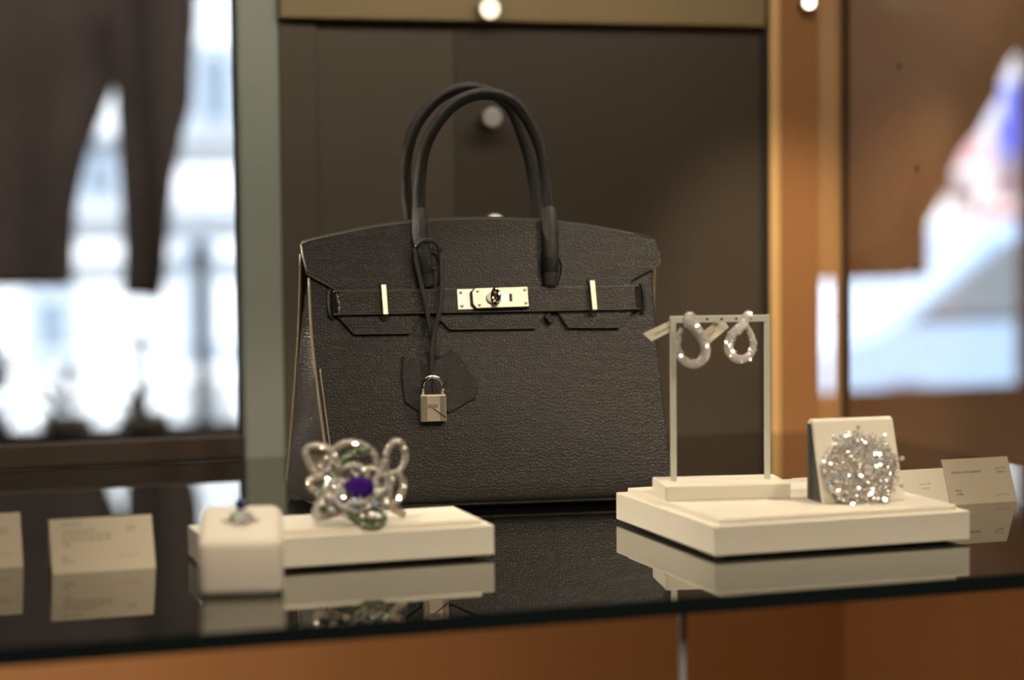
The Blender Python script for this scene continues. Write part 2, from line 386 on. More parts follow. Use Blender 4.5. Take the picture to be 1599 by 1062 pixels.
# ------------------------------------------------------------------ the display case
BY = 2.132; SX = 1.103
def bx(px): return onY(px, 400, BY).x
TOP = 1.88
case = thing('display_case', 'tall shop display case with dark back panel, copper wood column and added bronze side glass', 'display case', (.25, 1.7, 0))
def cpart(name, bm, m_): 
    o = obj(name, bm, m_, case); o.location = (-.25, -1.7, 0); return o
cx = {p: bx(p) for p in (375, 440, 500, 715, 1190, 1200, 1216, 1275, 1314, 1325)}
cpart('plinth', box(-.62, SX+.03, 1.25, BY+.04, 0, .45, .004), COPPER)
cpart('lower_back_panel', box(-.62, SX, BY, BY+.03, .45, SH-.012), COPPER)
cpart('lower_side_panel', box(SX, SX+.03, 1.25, BY+.03, .45, SH-.012), COPPER)
cpart('glass_pane', box(-.60, cx[375], BY+.008, BY+.014, SH-.012, TOP), PANE)
cpart('bottom_rail', box(-.60, cx[375], BY-.006, BY+.008, SH+.0005, SH+.024, .002), mat('brown_rail', (.06, .038, .024), .5))
cpart('corner_post', box(cx[375], cx[440], BY-.004, BY+.03, SH-.012, TOP, .004), POST)
cpart('trim_strip', box(cx[440], cx[500], BY, BY+.03, SH-.012, TOP, .002), PANEL_L)
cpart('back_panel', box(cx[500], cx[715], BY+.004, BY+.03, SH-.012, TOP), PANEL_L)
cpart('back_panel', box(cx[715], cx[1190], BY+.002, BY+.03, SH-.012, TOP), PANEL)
cpart('edge_strip', box(cx[1190], cx[1200], BY-.004, BY+.03, SH-.012, TOP), EDGE_D)
cpart('lit_edge_strip', box(cx[1200], cx[1216], BY-.006, BY+.03, SH-.012, TOP, .002), COLUMN_LIT)
cpart('column', box(cx[1216], cx[1275], BY-.004, BY+.03, SH-.012, TOP, .001), COPPER)
cpart('reflection_lit_pane', box(cx[1275], cx[1314], BY, BY+.006, SH-.012, TOP), mat('reflection_lit_glass', (.92, .52, .20), .35, spec=.4, trans=(.56, (.95, .98, 1))))  # lit strip painted a brighter amber, see-through to carry the reflection too
cpart('joint_strip', box(cx[1314], SX+.004, BY-.006, BY+.012, SH-.012, TOP), EDGE_D)
cpart('reflection_side_pane', box(SX, SX+.006, 1.25, BY-.006, SH-.012, TOP), REFL_GLASS)  # copper side wall made see-through to carry the stand-in reflection
hz = onY(800, 36, BY).z
cpart('header_beam', box(cx[440], cx[1190], BY-.012, BY+.004, hz, TOP, .002), HEADER)
cpart('case_roof', box(-.62, SX+.03, 1.20, BY+.04, TOP, TOP+.06, .004), COPPER)
cpart('front_post', box(-.62, -.58, 1.22, 1.26, .45, TOP, .003), EDGE_D)
rx = onY(1065, 960, 1.285).x
cpart('support_rod', cyl((rx, 1.285, .45), (rx, 1.285, SH-.011), .0026, n=12), STEELROD)
for px, py in ((1432, 262), (1431, 416), (1404, 103)):
    q = onX(px, py, SX); cpart('screw', cyl((SX-.0012, q.y, q.z), (SX+.001, q.y, q.z), .0028, n=12), EDGE_D)
def lamp_or_reflection(px, py, r, glow):
    q = onY(px, py, BY-.02)
    o = cpart('spot_or_reflection', tube([(q.x, BY+.004, q.z), (q.x, BY-.018, q.z), (q.x, BY-.022, q.z)], [r*.7, r, r*.98], 24), mat('lamp_housing', (.35, .31, .24), .3, metal=.8))
    l = obj('lens', tube([(q.x, BY-.0215, q.z), (q.x, BY-.024, q.z), (q.x, BY-.0255, q.z)], [r*.86, r*.86, r*.5], 24), glow, o)
lamp_or_reflection(764, 14, .0125, LAMPGLOW); lamp_or_reflection(768, 183, .0115, REFLGLOW_D); lamp_or_reflection(772, 350, .0105, LAMPGLOW); lamp_or_reflection(1262, 4, .008, LAMPGLOW_B)  # first three discs are added to stand in for lamp reflections

shelf = thing('glass_shelf', 'long dark reflective glass shelf carrying the handbag and the jewellery', 'shelf', (.25, 1.255, SH-.011))
o = obj('glass_plate', box(-.83, SX-.25-.001, 0, BY-1.255-.006, 0, .011), SHELF, shelf)
o = obj('front_edge', box(-.83, SX-.25-.001, -.0012, 0, .0004, .0106), SHELF_E, shelf)

# ------------------------------------------------------------------ handbag
BO = Vector((.5475, 1.6765, SH)); BR = math.radians(-8.5)
bag = thing('handbag', 'black grained leather handbag with two round handles and a silver turn lock', 'handbag', BO, BR)
TL = math.tan(math.radians(15)); NRM = Vector((0, -math.cos(math.radians(15)), math.sin(math.radians(15))))
def FP(x, z, off=0): return Vector((x, z*TL, z)) + NRM*off
LIFT = .005
def bpart(name, bm, m_, smooth=False, parent=None): return obj(name, bm, m_, parent or bag, smooth)
def sm(t): t = max(0, min(1, t)); return t*t*(3-2*t)
def wl(z): return .143+.011*sm(z/.17)
def wr(z): return .147-.005*sm(z/.17)
def hb(z): return .158+.013*(1-min(1, z/.2))**1.5
def yf(z): return z*TL
def yb(z): return .150-.23*z
def arch(x): return 1-(x/.155)**2
def section(z, inset=0):
    P = []
    a, b = wl(z), wr(z)
    for i in range(25):
        t = i/24; x = -a+(a+b)*t; bulge = .005*math.sin(pi*min(1, z/.15))*math.sin(pi*t)
        P.append([x, yf(z)-bulge+inset, z])
    pin = .024*sm((z-.06)/.13)-.010*(1-sm(z/.09))
    yF, yB = yf(z)+inset, yb(z)-inset
    for k in range(1, 12):
        t = k/12; P.append([b+(hb(z)-b)*t - pin*math.sin(pi*t), yF+(yB-yF)*t, z])
    for i in range(13): t = i/12; P.append([hb(z)-2*hb(z)*t, yB+.004*math.sin(pi*t), z])
    for k in range(1, 12):
        t = 1-k/12; P.append([-a-(hb(z)-a)*t + pin*math.sin(pi*t), yF+(yB-yF)*t, z])
    if inset:
        for p in P: p[0] *= 1-inset*4
    for p in P: p[2] = p[2]*(1+.082*arch(min(.15, abs(p[0])))*(z/.22)**3)
    return P
LV = [(LIFT, .008), (LIFT+.001, .004), (LIFT+.004, .001)]+[(z, 0) for z in (.012, .025, .04, .055, .07, .085, .1, .115, .13, .145, .16, .175, .19, .205, .2225)]
bm = bmesh.new(); rings = []
for z, ins in LV: rings.append([bm.verts.new(p) for p in section(z, ins)])
for A, B in zip(rings, rings[1:]):
    n = len(A)
    for j in range(n): bm.faces.new((A[j], A[(j+1) % n], B[(j+1) % n], B[j]))
bm.faces.new(rings[0][::-1])
n = len(rings[-1]); 
# top: bridge front row to back row, slightly domed
top = rings[-1]; bm.faces.new(top)
body = bpart('body', bm, LEATHER); smooth_angle(body, 40)
# darker gusset leather on the body's ends
body.data.materials.append(LEATHER_D)
for p in body.data.polygons:
    c = p.center
    if abs(p.normal.x) > .75: p.material_index = 1
# piped seams
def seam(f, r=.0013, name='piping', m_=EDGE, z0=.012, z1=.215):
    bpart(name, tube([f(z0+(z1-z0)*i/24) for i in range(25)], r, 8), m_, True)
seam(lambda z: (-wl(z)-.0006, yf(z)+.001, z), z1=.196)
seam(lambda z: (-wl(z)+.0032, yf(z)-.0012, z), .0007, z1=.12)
seam(lambda z: (wr(z)+.0006, yf(z)+.001, z), .0010, z1=.20, m_=LEATHER_S)
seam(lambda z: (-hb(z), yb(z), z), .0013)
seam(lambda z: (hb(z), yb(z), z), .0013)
bpart('bottom_welt', tube(spline([(-hb(.008)+.004, yb(0)-.004, .006), (-.160, .07, .0055), (-.145, .0085, .0055), (-.12, .0062, .0055), (0, .006, .0055), (.12, .0062, .0055), (.147, .0085, .0055)], 6), .0016, 8), LEATHER_S, True)
for fx in (-.125, .125):
    for fy in (.025, .125):
        bpart('foot_stud', tube([(fx, fy, 0), (fx, fy, .0025), (fx, fy, .0055)], [.004, .0055, .0045], 14), STEEL_B, True)

# front flap with its three tabs and the cut-outs for the handles
topc = [(-.1607, .2236), (-.137, .2292), (-.1112, .2344), (-.09, .2378), (-.0669, .2404), (-.036, .2422), (-.0056, .2425), (.03, .2415), (.0618, .239), (.09, .2355), (.12, .2300), (.1476, .224)]
flo = topc+[(.1502, .213), (.1500, .2025), (.1492, .2015), (.1239, .1888), (.1235, .1631), (.1098, .1486), (.0653, .1494), (.0561, .1643), (.0565, .183), (.0605, .192), (.0625, .202), (.0600, .211), (.0525, .2155), (.0450, .211), (.0432, .202), (.0445, .192), (.0459, .1623), (.0367, .1495), (-.0371, .1499), (-.047, .1597),
        (-.0462, .184), (-.0445, .192), (-.0432, .203), (-.0460, .212), (-.054, .2165), (-.0620, .212), (-.0648, .203), (-.0635, .192), (-.0624, .183), (-.0624, .160), (-.0712, .1473), (-.119, .1477), (-.1321, .163), (-.131, .1838), (-.1556, .1978), (-.1566, .2), (-.1590, .212)]
flap = bpart('flap', slab(flo, lambda x, z: FP(x, z, .0015), lambda x, z: FP(x, z, .0042), .0006), LEATHER)
# the flap runs back over the top of the bag
bm = bmesh.new()
rows = []
for t, dz in ((0, 0), (.12, .0022), (.4, .0032), (.75, .0015), (1, -.004), (1.06, -.03)):
    rows.append([bm.verts.new(Vector((x*(1-.03*t), FP(x, z, .0042).y+(.102-z*TL)*t+.004*0, FP(x, z, .0042).z-.0006+dz))) for x, z in topc])
for A, B in zip(rows, rows[1:]):
    for j in range(len(A)-1): bm.faces.new((A[j], A[j+1], B[j+1], B[j]))
r = bmesh.ops.extrude_face_region(bm, geom=bm.faces[:])
for g in r['geom']:
    if isinstance(g, bmesh.types.BMVert): g.co.z -= .002
obj('flap_top', bm, LEATHER_S, flap, True)
obj('edge_piping', tube([FP(x, z, .0028)+Vector((0, 0, .0004)) for x, z in topc], .0012, 8), EDGE_D, flap, True)
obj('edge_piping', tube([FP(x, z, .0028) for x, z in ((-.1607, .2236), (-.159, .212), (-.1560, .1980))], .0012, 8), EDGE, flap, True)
def stitches(path, off, parent, step=.0030, ln=.0019):
    bm = bmesh.new()
    pts = []
    for (a, b) in zip(path, path[1:]):
        d = math.hypot(b[0]-a[0], b[1]-a[1]); k = max(1, int(d/step))
        for i in range(k):
            t = (i+.5)/k; pts.append((a[0]+(b[0]-a[0])*t, a[1]+(b[1]-a[1])*t, math.atan2(b[1]-a[1], b[0]-a[0])))
    for x, z, an in pts:
        dx, dz = math.cos(an)*ln/2, math.sin(an)*ln/2
        tube([FP(x-dx, z-dz, off), FP(x+dx, z+dz, off)], .00030, 5, bm=bm)
    o = obj('stitching', bm, THREAD, parent); o['kind'] = 'stuff'; return o
stitches([(x*.985, z-.0040) for x, z in topc], .0042, flap)
stitches([(-.1275, .1625), (-.1170, .1500), (-.0725, .1498), (-.0650, .1600)], .0042, flap)
stitches([(-.0440, .1605), (-.0360, .1522), (.0355, .1518), (.0430, .1620)], .0042, flap)
stitches([(.0585, .1640), (.0663, .1517), (.1085, .1510), (.1200, .1630)], .0042, flap)
stitches([(-.1545, .2005), (-.128, .1865)], .0042, flap); stitches([(.1475, .2045), (.122, .1912)], .0042, flap)

for seg in (flo[12:16], flo[16:20], flo[28:32], flo[41:47], flo[46:49]):
    obj('cut_edge_highlight', tube([FP(x, z, .0040) for x, z in seg], .00055, 6), EDGE_HILIGHT, flap, True)
# belt strap
def belt(x0, x1, zc, h, name):
    bm = bmesh.new(); cols = []
    N_ = 40
    for i in range(N_+1):
        x = x0+(x1-x0)*i/N_; e = min(x-x0, x1-x); off = .0075-(.0055*(1-min(1, e/.006))**2)
        cols.append([bm.verts.new(FP(x, zc+dz, off+do)) for dz, do in ((-h/2, -.0025), (-h/2, -.0003), (-h/2+.0006, .0002), (h/2-.0006, .0002), (h/2, -.0003), (h/2, -.0025))])
    for A, B in zip(cols, cols[1:]):
        for j in range(5): bm.faces.new((A[j], A[j+1], B[j+1], B[j]))
        bm.faces.new((A[5], A[0], B[0], B[5]))
    bm.faces.new(cols[0]); bm.faces.new(cols[-1][::-1])
    o = bpart(name, bm, LEATHER); smooth_angle(o, 20); return o
strap = belt(-.1372, .1318, .1732, .0194, 'strap')
for dz in (-.0080, .0080): stitches([(-.131, .1732+dz), (-.0325, .1732+dz)], .0077, strap); stitches([(.032, .1732+dz), (.126, .1732+dz)], .0077, strap)
for dz in (-.0097, .0097): obj('cut_edge_highlight', tube([FP(-.1355, .1732+dz, .0062), FP(-.130, .1732+dz, .0072), FP(.125, .1732+dz, .0072), FP(.130, .1732+dz, .0062)], .0006, 6), EDGE_HILIGHT, strap, True)
for x, s in ((-.1385, -1), (.1333, 1)):
    bpart('strap_slot', tube(spline([FP(x-s*.002, .186, .002), FP(x, .183, .003), FP(x+s*.0006, .1735, .0034), FP(x, .164, .003), FP(x-s*.002, .161, .002)], 5), .0014, 8), LEATHER_S, True)
bpart('strap_tip', slab([(.0445, .1590), (.0490, .1625), (.0535, .1560), (.0490, .1525)], lambda x, z: FP(x, z, .003), lambda x, z: FP(x, z, .0062), .0005), LEATHER_S)
# silver hardware
for x, zc in ((-.0930, .1742), (.0872, .1748)):
    o = bpart('clasp_bar', slab([(x-.0026, zc+.0126), (x+.0022, zc+.0126), (x+.0030, zc-.0126), (x-.0018, zc-.0126)], lambda a, b: FP(a, b, .0098), lambda a, b: FP(a, b, .0128), .0004), STEEL)
    for dz in (.0120, -.0120):
        obj('pin', cyl(FP(x, zc+dz*.9, .003), FP(x, zc+dz*.9, .0098), .0012, n=10), STEEL_B, o)
    for dz in (.0135, -.0135):
        obj('leather_washer', cyl(FP(x, zc+dz, .0035), FP(x, zc+dz, .0055), .0040, .0032, n=16), LEATHER_S, o)
pl1 = bpart('lock_plate', slab([(-.0304, .1827), (-.006, .1828), (-.006, .1656), (-.0302, .1654)], lambda a, b: FP(a, b, .0072), lambda a, b: FP(a, b, .0086), .0002), mat('silver_pale', (.44, .44, .41), .32, metal=1))
pl2 = bpart('lock_plate', slab([(-.0150, .1824), (.0303, .1830), (.0306, .1662), (-.0146, .1656), (-.0176, .1692), (-.0178, .1790)], lambda a, b: FP(a, b, .0106), lambda a, b: FP(a, b, .0122), .0003), STEEL)
obj('under_layer', slab([(-.0158, .1830), (.0312, .1836), (.0314, .1656), (-.0154, .1650), (-.0192, .1690), (-.0194, .1794)], lambda a, b: FP(a, b, .0086), lambda a, b: FP(a, b, .0106)), LEATHER_S, pl2)
for px, pz, pr, of in ((-.0271, .1797, pl1, .0086), (-.0266, .1684, pl1, .0086), (-.0130, .1798, pl2, .0122), (-.0122, .1684, pl2, .0122), (.0277, .1803, pl2, .0122), (.0280, .1692, pl2, .0122)):
    obj('rivet', tube([FP(px, pz, of-.0003), FP(px, pz, of+.0004), FP(px, pz, of+.0009)], [.0014, .0013, .0007], 12), STEEL_B, pr, True)
sl = obj('slot', slab([(.0074, .1772), (.0164, .1773), (.0165, .1708), (.0074, .1707)], lambda a, b: FP(a, b, .0118), lambda a, b: FP(a, b, .01235)), mat('slot_pale', (.62, .64, .62), .35, metal=1), pl2)
obj('slot', slab([(.0138, .1772), (.0164, .1773), (.0165, .1708), (.0138, .1707)], lambda a, b: FP(a, b, .0119), lambda a, b: FP(a, b, .0125)), DARK, pl2)
kn = bpart('turn_knob', cyl(FP(-.0012, .1740, .0122), FP(-.0012, .1740, .0150), .0052, .0048, n=20), STEEL_B, False)
ring = []
for i in range(28):
    a = 2*pi*i/28; ring.append(FP(.0014+.0022*math.cos(a)*1.0, .1742+.0058*math.sin(a), .0178+.0030*math.cos(a)))
obj('ring', tube(ring, .0019, 10, closed=True), STEEL_B, kn, True)

# handles
def handle(P, rads, name='handle'):
    pts = spline(P, 6); k = len(pts); rr = [rads[min(len(rads)-1, int(i/6))]*(1-(i/6) % 1)+rads[min(len(rads)-1, int(i/6)+1)]*((i/6) % 1) for i in range(k)]
    o = bpart(name, tube(pts, rr, 18, ref=(0, 1, 0)), LEATHER_S, True); return o, pts, rr
FHP = [FP(-.0545, .1850, .0050), FP(-.0562, .2000, .0068), FP(-.0590, .2240, .0085), (-.0598, .0595, .2513), (-.0562, .0610, .2949), (-.0455, .0610, .322), (-.0262, .0612, .3435), (-.0008, .0612, .3516), (.0246, .0612, .3435), (.0415, .0610, .319), (.0496, .0610, .2942), (.0538, .0600, .2502), FP(.0530, .2226, .0085), FP(.0520, .1995, .0068), FP(.0512, .1838, .0050)]
R_ = [.0055, .0070, .0068, .0056, .0053, .0053, .0054, .0054, .0054, .0053, .0053, .0056, .0068, .0070, .0055]
h1, hp, hr = handle(FHP, R_)
BHP = [(-.056, .112, .205), (-.0600, .106, .2250), (-.0618, .1, .2429), (-.0654, .1, .2681), (-.0650, .1, .2960), (-.0556, .1, .3265), (-.0330, .1, .3512), (-.0045, .1, .3588), (.0242, .1, .3455), (.0382, .1, .3178), (.0465, .1, .2868), (.0512, .1, .2417), (.051, .106, .2250), (.050, .112, .205)]
h2, hp2, hr2 = handle(BHP, [.006, .0058, .0054]+[.0052]*9+[.0056, .006])
for h_, P, rr in ((h1, hp, hr), (h2, hp2, hr2)):
    a, b = int(len(P)*.16), int(len(P)*.84)
    c = Vector((-.004, 0, .27))
    q = []
    for p, r in zip(P[a:b], rr[a:b]):
        d = Vector((p.x-c.x, 0, p.z-c.z)); d.normalize()
        q.append(p - d*r*.72 + Vector((0, r*.78, 0)))
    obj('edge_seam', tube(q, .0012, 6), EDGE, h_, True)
    q = [p + Vector((-(1 if p.x > c.x else -1)*r*0, 0, 0)) for p, r in zip(P, rr)]
for zs, sgn in ((.2335, -1), (.2335, 1)):
    px = -.0595 if sgn < 0 else .0536
    pp = [FP(px+(.0035 if sgn < 0 else -.0018), .196, .0064), FP(px+(.0008 if sgn < 0 else -.0006), .215, .0078), FP(px, .230, .0082), (px-.0002*sgn, .0590, .2530)]
    obj('sleeve', tube(pp, [.0073, .0073, .0070, .0063], 18, ref=(0, 1, 0)), LEATHER_S, h1, True)

# leather key bell on a lace, and the padlock, both hanging from the left handle
kb = thing('key_bell', 'black leather key bell hanging on a thin lace from the handbag handle', 'key bell', bag.matrix_basis @ Vector((0, 0, 0)), BR)
kb.location = BO
def kp(name, bm, m_, smooth=False): return obj(name, bm, m_, kb, smooth)
kp('lace', tube(spline([FP(-.0648, .2165, .0120), FP(-.0645, .2050, .0125), FP(-.0610, .1850, .0130), FP(-.0575, .1650, .0130), FP(-.0545, .1450, .0100), FP(-.0520, .1350, .0085), FP(-.0500, .1260, .0080)], 5), .0023, 10, flat=.55, ref=tuple(NRM)), LEATHER_S, True)
kp('lace', tube(spline([FP(-.0436, .2135, .0125), FP(-.0430, .2050, .0130), FP(-.0438, .1850, .0140), FP(-.0462, .1650, .0145), FP(-.0510, .1500, .0130), FP(-.0540, .1350, .0120), FP(-.0556, .1180, .0110), FP(-.0556, .1105, .0100)], 5), .0023, 10, flat=.55, ref=tuple(NRM)), LEATHER_S, True)
kp('lace', tube(spline([FP(-.0648, .2165, .0120), FP(-.0600, .2215, .0155), FP(-.0530, .2225, .0165), FP(-.0470, .2200, .0150), FP(-.0436, .2135, .0125)], 4), .0021, 10, flat=.6, ref=tuple(NRM)), LEATHER_S, True)
kp('bell_leaf', slab([(-.0790, .1290), (-.0640, .1262), (-.0560, .1180), (-.0500, .1000), (-.0520, .0800), (-.0660, .0800), (-.0790, .0900), (-.0808, .1100)], lambda x, z: FP(x, z, .0025), lambda x, z: FP(x, z, .0050-(x+.06)*.02), .0010), LEATHER_S)
kp('bell_leaf', slab([(-.0540, .1235), (-.0430, .1290), (-.0372, .1330), (-.0330, .1300), (-.0168, .1050), (-.0165, .0965), (-.0190, .0915), (-.0420, .0795), (-.0500, .0850), (-.0560, .1000)], lambda x, z: FP(x, z, .0040), lambda x, z: FP(x, z, .0062+(x+.04)*.03), .0010), LEATHER_S)
pk = thing('padlock', 'small square silver padlock hanging on the front of the handbag', 'padlock', BO, BR)
y0, y1 = .0085, .0165
o = obj('body', box(-.0665, -.0452, y0, y1, .0755, .0978, .0006), PADM, pk); 
for i in range(4):
    for s, xb in ((1, -.0662), (-1, -.0455)):
        x = xb+s*(.0008+i*.0012); obj('groove', box(x-.00022, x+.00022, y0-.00025, y0+.0003, .0759, .0974), STEEL_B, o)
for i in range(3): obj('engraved_line', box(-.0608, -.0522, y0-.0002, y0+.0003, .0872+i*.0011, .0876+i*.0011), STEEL_B, o)
obj('engraved_line', slab([(-.0572, .0868), (-.0560, .0868), (-.0455, .0790), (-.0455, .0780)], lambda x, z: Vector((x, y0+.0003, z)), lambda x, z: Vector((x, y0-.0003, z))), STEEL_B, o)
sh = [(-.0644, .0125, .0960), (-.0644, .0125, .1035)]+[(-.0559-.0085*math.cos(a), .0125, .1045+.0085*math.sin(a)) for a in [pi*i/12 for i in range(1, 12)]]+[(-.0474, .0125, .1035), (-.0474, .0125, .0960)]
obj('shackle', tube(sh, .0015, 12, ref=(0, 1, 0)), STEEL_B, pk, True)

# ------------------------------------------------------------------ trays, boxes, stands
def tray(name, label, x0, x1, y0, y1):
    t = thing(name, label, 'tray', ((x0+x1)/2, (y0+y1)/2, SH))
    w, d = (x1-x0)/2, (y1-y0)/2
    obj('foot', box(-w+.012, w-.012, -d+.012, d-.012, 0, .0030), FOOT, t)
    obj('slab', box(-w, w, -d, d, .0028, .0245, .0009), CREAM, t)
    obj('pad', box(-w+.0075, w-.0075, -d+.0065, d-.0065, .0243, .0285, .0009), CREAM, t)
    return t
tray('display_tray', 'square cream leather display tray under the earring stand and the diamond cluster', .611, .8185, 1.380, 1.576)
tray('display_tray', 'oblong cream leather display tray under the flower brooch, behind the ring box', .2580, .4665, 1.4475, 1.531)
# ring box and ring
rb = thing('ring_box', 'rounded cream ring block with a ring in its top, in front of the oblong tray', 'ring box', (.2722, 1.4025, SH), math.radians(-12))
bk = box(-.0280, .0280, -.0385, .0385, .0006, .0500, .0075, 5)
for v in bk.verts: v.co.z *= (.0448+v.co.y/.04*.0070)/.05
o = obj('block', bk, BOXM, rb); smooth_angle(o, 60)
obj('slot', box(-.013, .013, -.0030, .0030, .0430, .0455, .0004), mat('slot_shadow', (.42, .37, .29), .9), rb)

def gem_mesh(r, name):
    bm = bmesh.new(); n = 8
    T = [bm.verts.new((r*.55*math.cos(2*pi*i/n), r*.55*math.sin(2*pi*i/n), r*.42)) for i in range(n)]
    G = [bm.verts.new((r*math.cos(2*pi*(i+.5)/n), r*math.sin(2*pi*(i+.5)/n), 0)) for i in range(n)]
    c = bm.verts.new((0, 0, -r*.75)); bm.faces.new(T)
    for i in range(n):
        j = (i+1) % n
        bm.faces.new((T[i], G[i], T[j])); bm.faces.new((G[i], G[j], T[j])); bm.faces.new((G[j], G[i], c))
    bmesh.ops.recalc_face_normals(bm, faces=bm.faces[:])
    me = bpy.data.meshes.new(name); bm.to_mesh(me); bm.free(); me.materials.append(GEM); return me
GEMS = {}
def gem(parent, p, nrm, r, name='diamond', m_=None, rnd=random):
    key = (round(r*10000), m_.name if m_ else '')
    if key not in GEMS:
        GEMS[key] = gem_mesh(round(r*10000)/10000, name)
        if m_: GEMS[key].materials[0] = m_
    o = bpy.data.objects.new(name, GEMS[key]); COL.objects.link(o); o.parent = parent
    q = Vector(nrm).normalized().to_track_quat('Z', 'Y')
    o.location = p; o.rotation_euler = (q.to_matrix() @ Matrix.Rotation(rnd.uniform(0, 6.28), 3, 'Z')).to_euler()
    return o
def jit(v, a, rnd): return (Vector(v)+Vector((rnd.uniform(-a, a), rnd.uniform(-a, a), rnd.uniform(-a, a)))).normalized()
rnd = random.Random(5)
TOCAM = Vector((-.25, -.95, .18)).normalized()
SPOTS = ((.98, 1.32, 1.86), (.98, 1.32, 1.86), (.95, 1.22, 1.86), (.20, 1.32, 1.86))
def glint(p, rnd, j=.03):
    # a stone that happens to sit so that its table throws one of the case lamps at the viewer
    p = Vector(p); return jit(((CAM-p).normalized()+(Vector(rnd.choice(SPOTS))-p).normalized()).normalized(), j, rnd)

rg = thing('ring', 'diamond ring with a dark blue stone set into the cream ring block', 'ring', (.2722, 1.3985, SH+.0405), math.radians(-12))
obj('band', tube([(.0085*math.cos(a), 0, .0030+.0085*math.sin(a)) for a in [2*pi*i/28 for i in range(28)]], .0011, 8, closed=True), WGOLD, rg, True)
gem(rg, (0, -.002, .0165), (-.2, -.7, .6), .0048, 'blue_stone', BLUE)
for i in range(7):
    a = -.6+i*.2; q_ = Vector((.0062*math.sin(a)*1.2-.0004, -.006, .0085+.0026*math.cos(i*2))); gem(rg, q_, jit((-.2, -.8, .5), .5, rnd) if i % 2 else glint(rg.location+q_, rnd), rnd.choice([.0017, .0021, .0026]), rnd=rnd)
for s in (-1, 1): gem(rg, (s*.0042, -.006, .0060), jit((s*.2, -.9, .4), .3, rnd), .0030, rnd=rnd)

# earring stand
est = thing('earring_stand', 'cream earring stand with a slim grey metal frame and perforated bar', 'earring stand', (.6705, 1.5035, SH+.0285), math.radians(-12))
obj('base', box(-.0490, .0490, -.0285, .0285, 0, .0116, .0010), CREAM, est)
for x in (-.0372, .0372): obj('post', box(x-.0023, x+.0023, -.0013, .0013, .0114, .1400, .0003), STANDM, est)
bar = obj('crossbar', box(-.0395, .0395, -.0015, .0015, .1350, .1402, .0003), STANDM, est)
for i in range(-2, 3): obj('peg_hole', cyl((i*.0115+.001, -.0016, .1375), (i*.0115+.001, .0010, .1375), .0010, n=12), DARK, bar)
def ew(p): return est.matrix_basis.inverted_safe() @ p
# pave tubes
def pave(parent, pts, rad, gr, closed=True, name='pave', m_=PAVE, rows=9, flatY=1, seed=1):
    """tiny stones set all over a tube, joined because they are far too many and small to pick apart"""
    rn = random.Random(seed); bm = bmesh.new(); fr = frames([Vector(p) for p in pts], closed)
    tpl = [(math.cos(2*pi*i/6), math.sin(2*pi*i/6)) for i in range(6)]
    for i, (p, (u, v)) in enumerate(zip(pts, fr)):
        r = rad[i] if isinstance(rad, list) else rad
        for k in range(rows):
            a = 2*pi*(k+.5*(i % 2))/rows; nrm = jit(u*math.cos(a)+v*math.sin(a), .25, rn); c = Vector(p)+nrm*r
            e1 = nrm.orthogonal().normalized(); e2 = nrm.cross(e1)
            apex = bm.verts.new(c+nrm*gr*.5); G = [bm.verts.new(c+(e1*x+e2*y)*gr) for x, y in tpl]
            for j in range(6): bm.faces.new((apex, G[j], G[(j+1) % 6]))
    o = obj(name, bm, m_, parent); o['kind'] = 'stuff'; return o
def resample(P, step, closed):
    out = []; Q = P+[P[0]] if closed else P; acc = 0
    for a, b in zip(Q, Q[1:]):
        d = (b-a).length; t = acc
        while t < d: out.append(a+(b-a)*(t/d)); t += step
        acc = t-d
    return out
EY = 1.496
def earring(label, pxs, rads, post_px, seed):
    P = [onY(x, y, EY+dy) for x, y, dy in pxs]; c = onY(post_px[0], post_px[1], EY)
    t = thing('earring', label, 'earring', c, group=None)
    Q = [p-c for p in spline(P, 10)]
    k = len(Q); rr = []
    for i in range(k):
        f = i/(k-1)*(len(rads)-1); j = min(len(rads)-2, int(f)); rr.append(rads[j]*(1-f+j)+rads[j+1]*(f-j))
    obj('loop', tube(Q, rr, 14), PAVE, t, True)
    R = resample(Q, .00105, False); r2 = []
    for q in R: r2.append(rr[min(range(k), key=lambda i: (Q[i]-q).length)])
    pave(t, R, r2, .00068, False, rows=16, seed=seed)
    rn = random.Random(seed)
    for i in range(46):
        j = rn.randrange(k); fr = frames(Q)[j]; a = rn.uniform(0, 6.28); n_ = fr[0]*math.cos(a)+fr[1]*math.sin(a)
        if n_.dot(TOCAM) < .2: n_ = (n_+TOCAM*1.2).normalized()
        gem(t, Q[j]+n_*(rr[j]+.0007), jit(n_, .3, rn) if i % 2 else glint(c+Q[j]+n_*rr[j], rn, .02), rn.choice([.0007, .0008, .0010]), rnd=rn)
    obj('clip', tube([Vector((0, .001, 0)), Vector((.0008, .010, .0004)), Vector((.001, .0125, -.006))], .0008, 8), WGOLD, t, True)
    return t
e1 = earring('pave diamond hoop earring by the left post of the stand, before the tilted tag',
        [(1082, 493, -.004), (1074, 499, -.005), (1086, 512, -.005), (1097, 530, -.004), (1102, 548, -.003), (1097, 562, -.002), (1082, 569, -.001), (1067, 562, 0), (1059, 545, 0), (1059, 526, 0), (1064, 513, .0)],
        [.0030, .0044, .0044, .0036, .0036, .0034, .0031, .0029, .0023, .0018, .0012], (1082, 497), 11)
e2 = earring('pave diamond hoop earring hanging beside the right post of the stand',
        [(1170, 489, -.004), (1166, 495, -.005), (1157, 510, -.005), (1144, 522, -.004), (1138, 538, -.003), (1141, 552, -.002), (1153, 561, -.001), (1168, 557, 0), (1176, 543, 0), (1174, 526, 0), (1166, 509, .0)],
        [.0026, .0034, .0036, .0034, .0034, .0034, .0032, .0029, .0024, .0022, .0018], (1168, 494), 12)
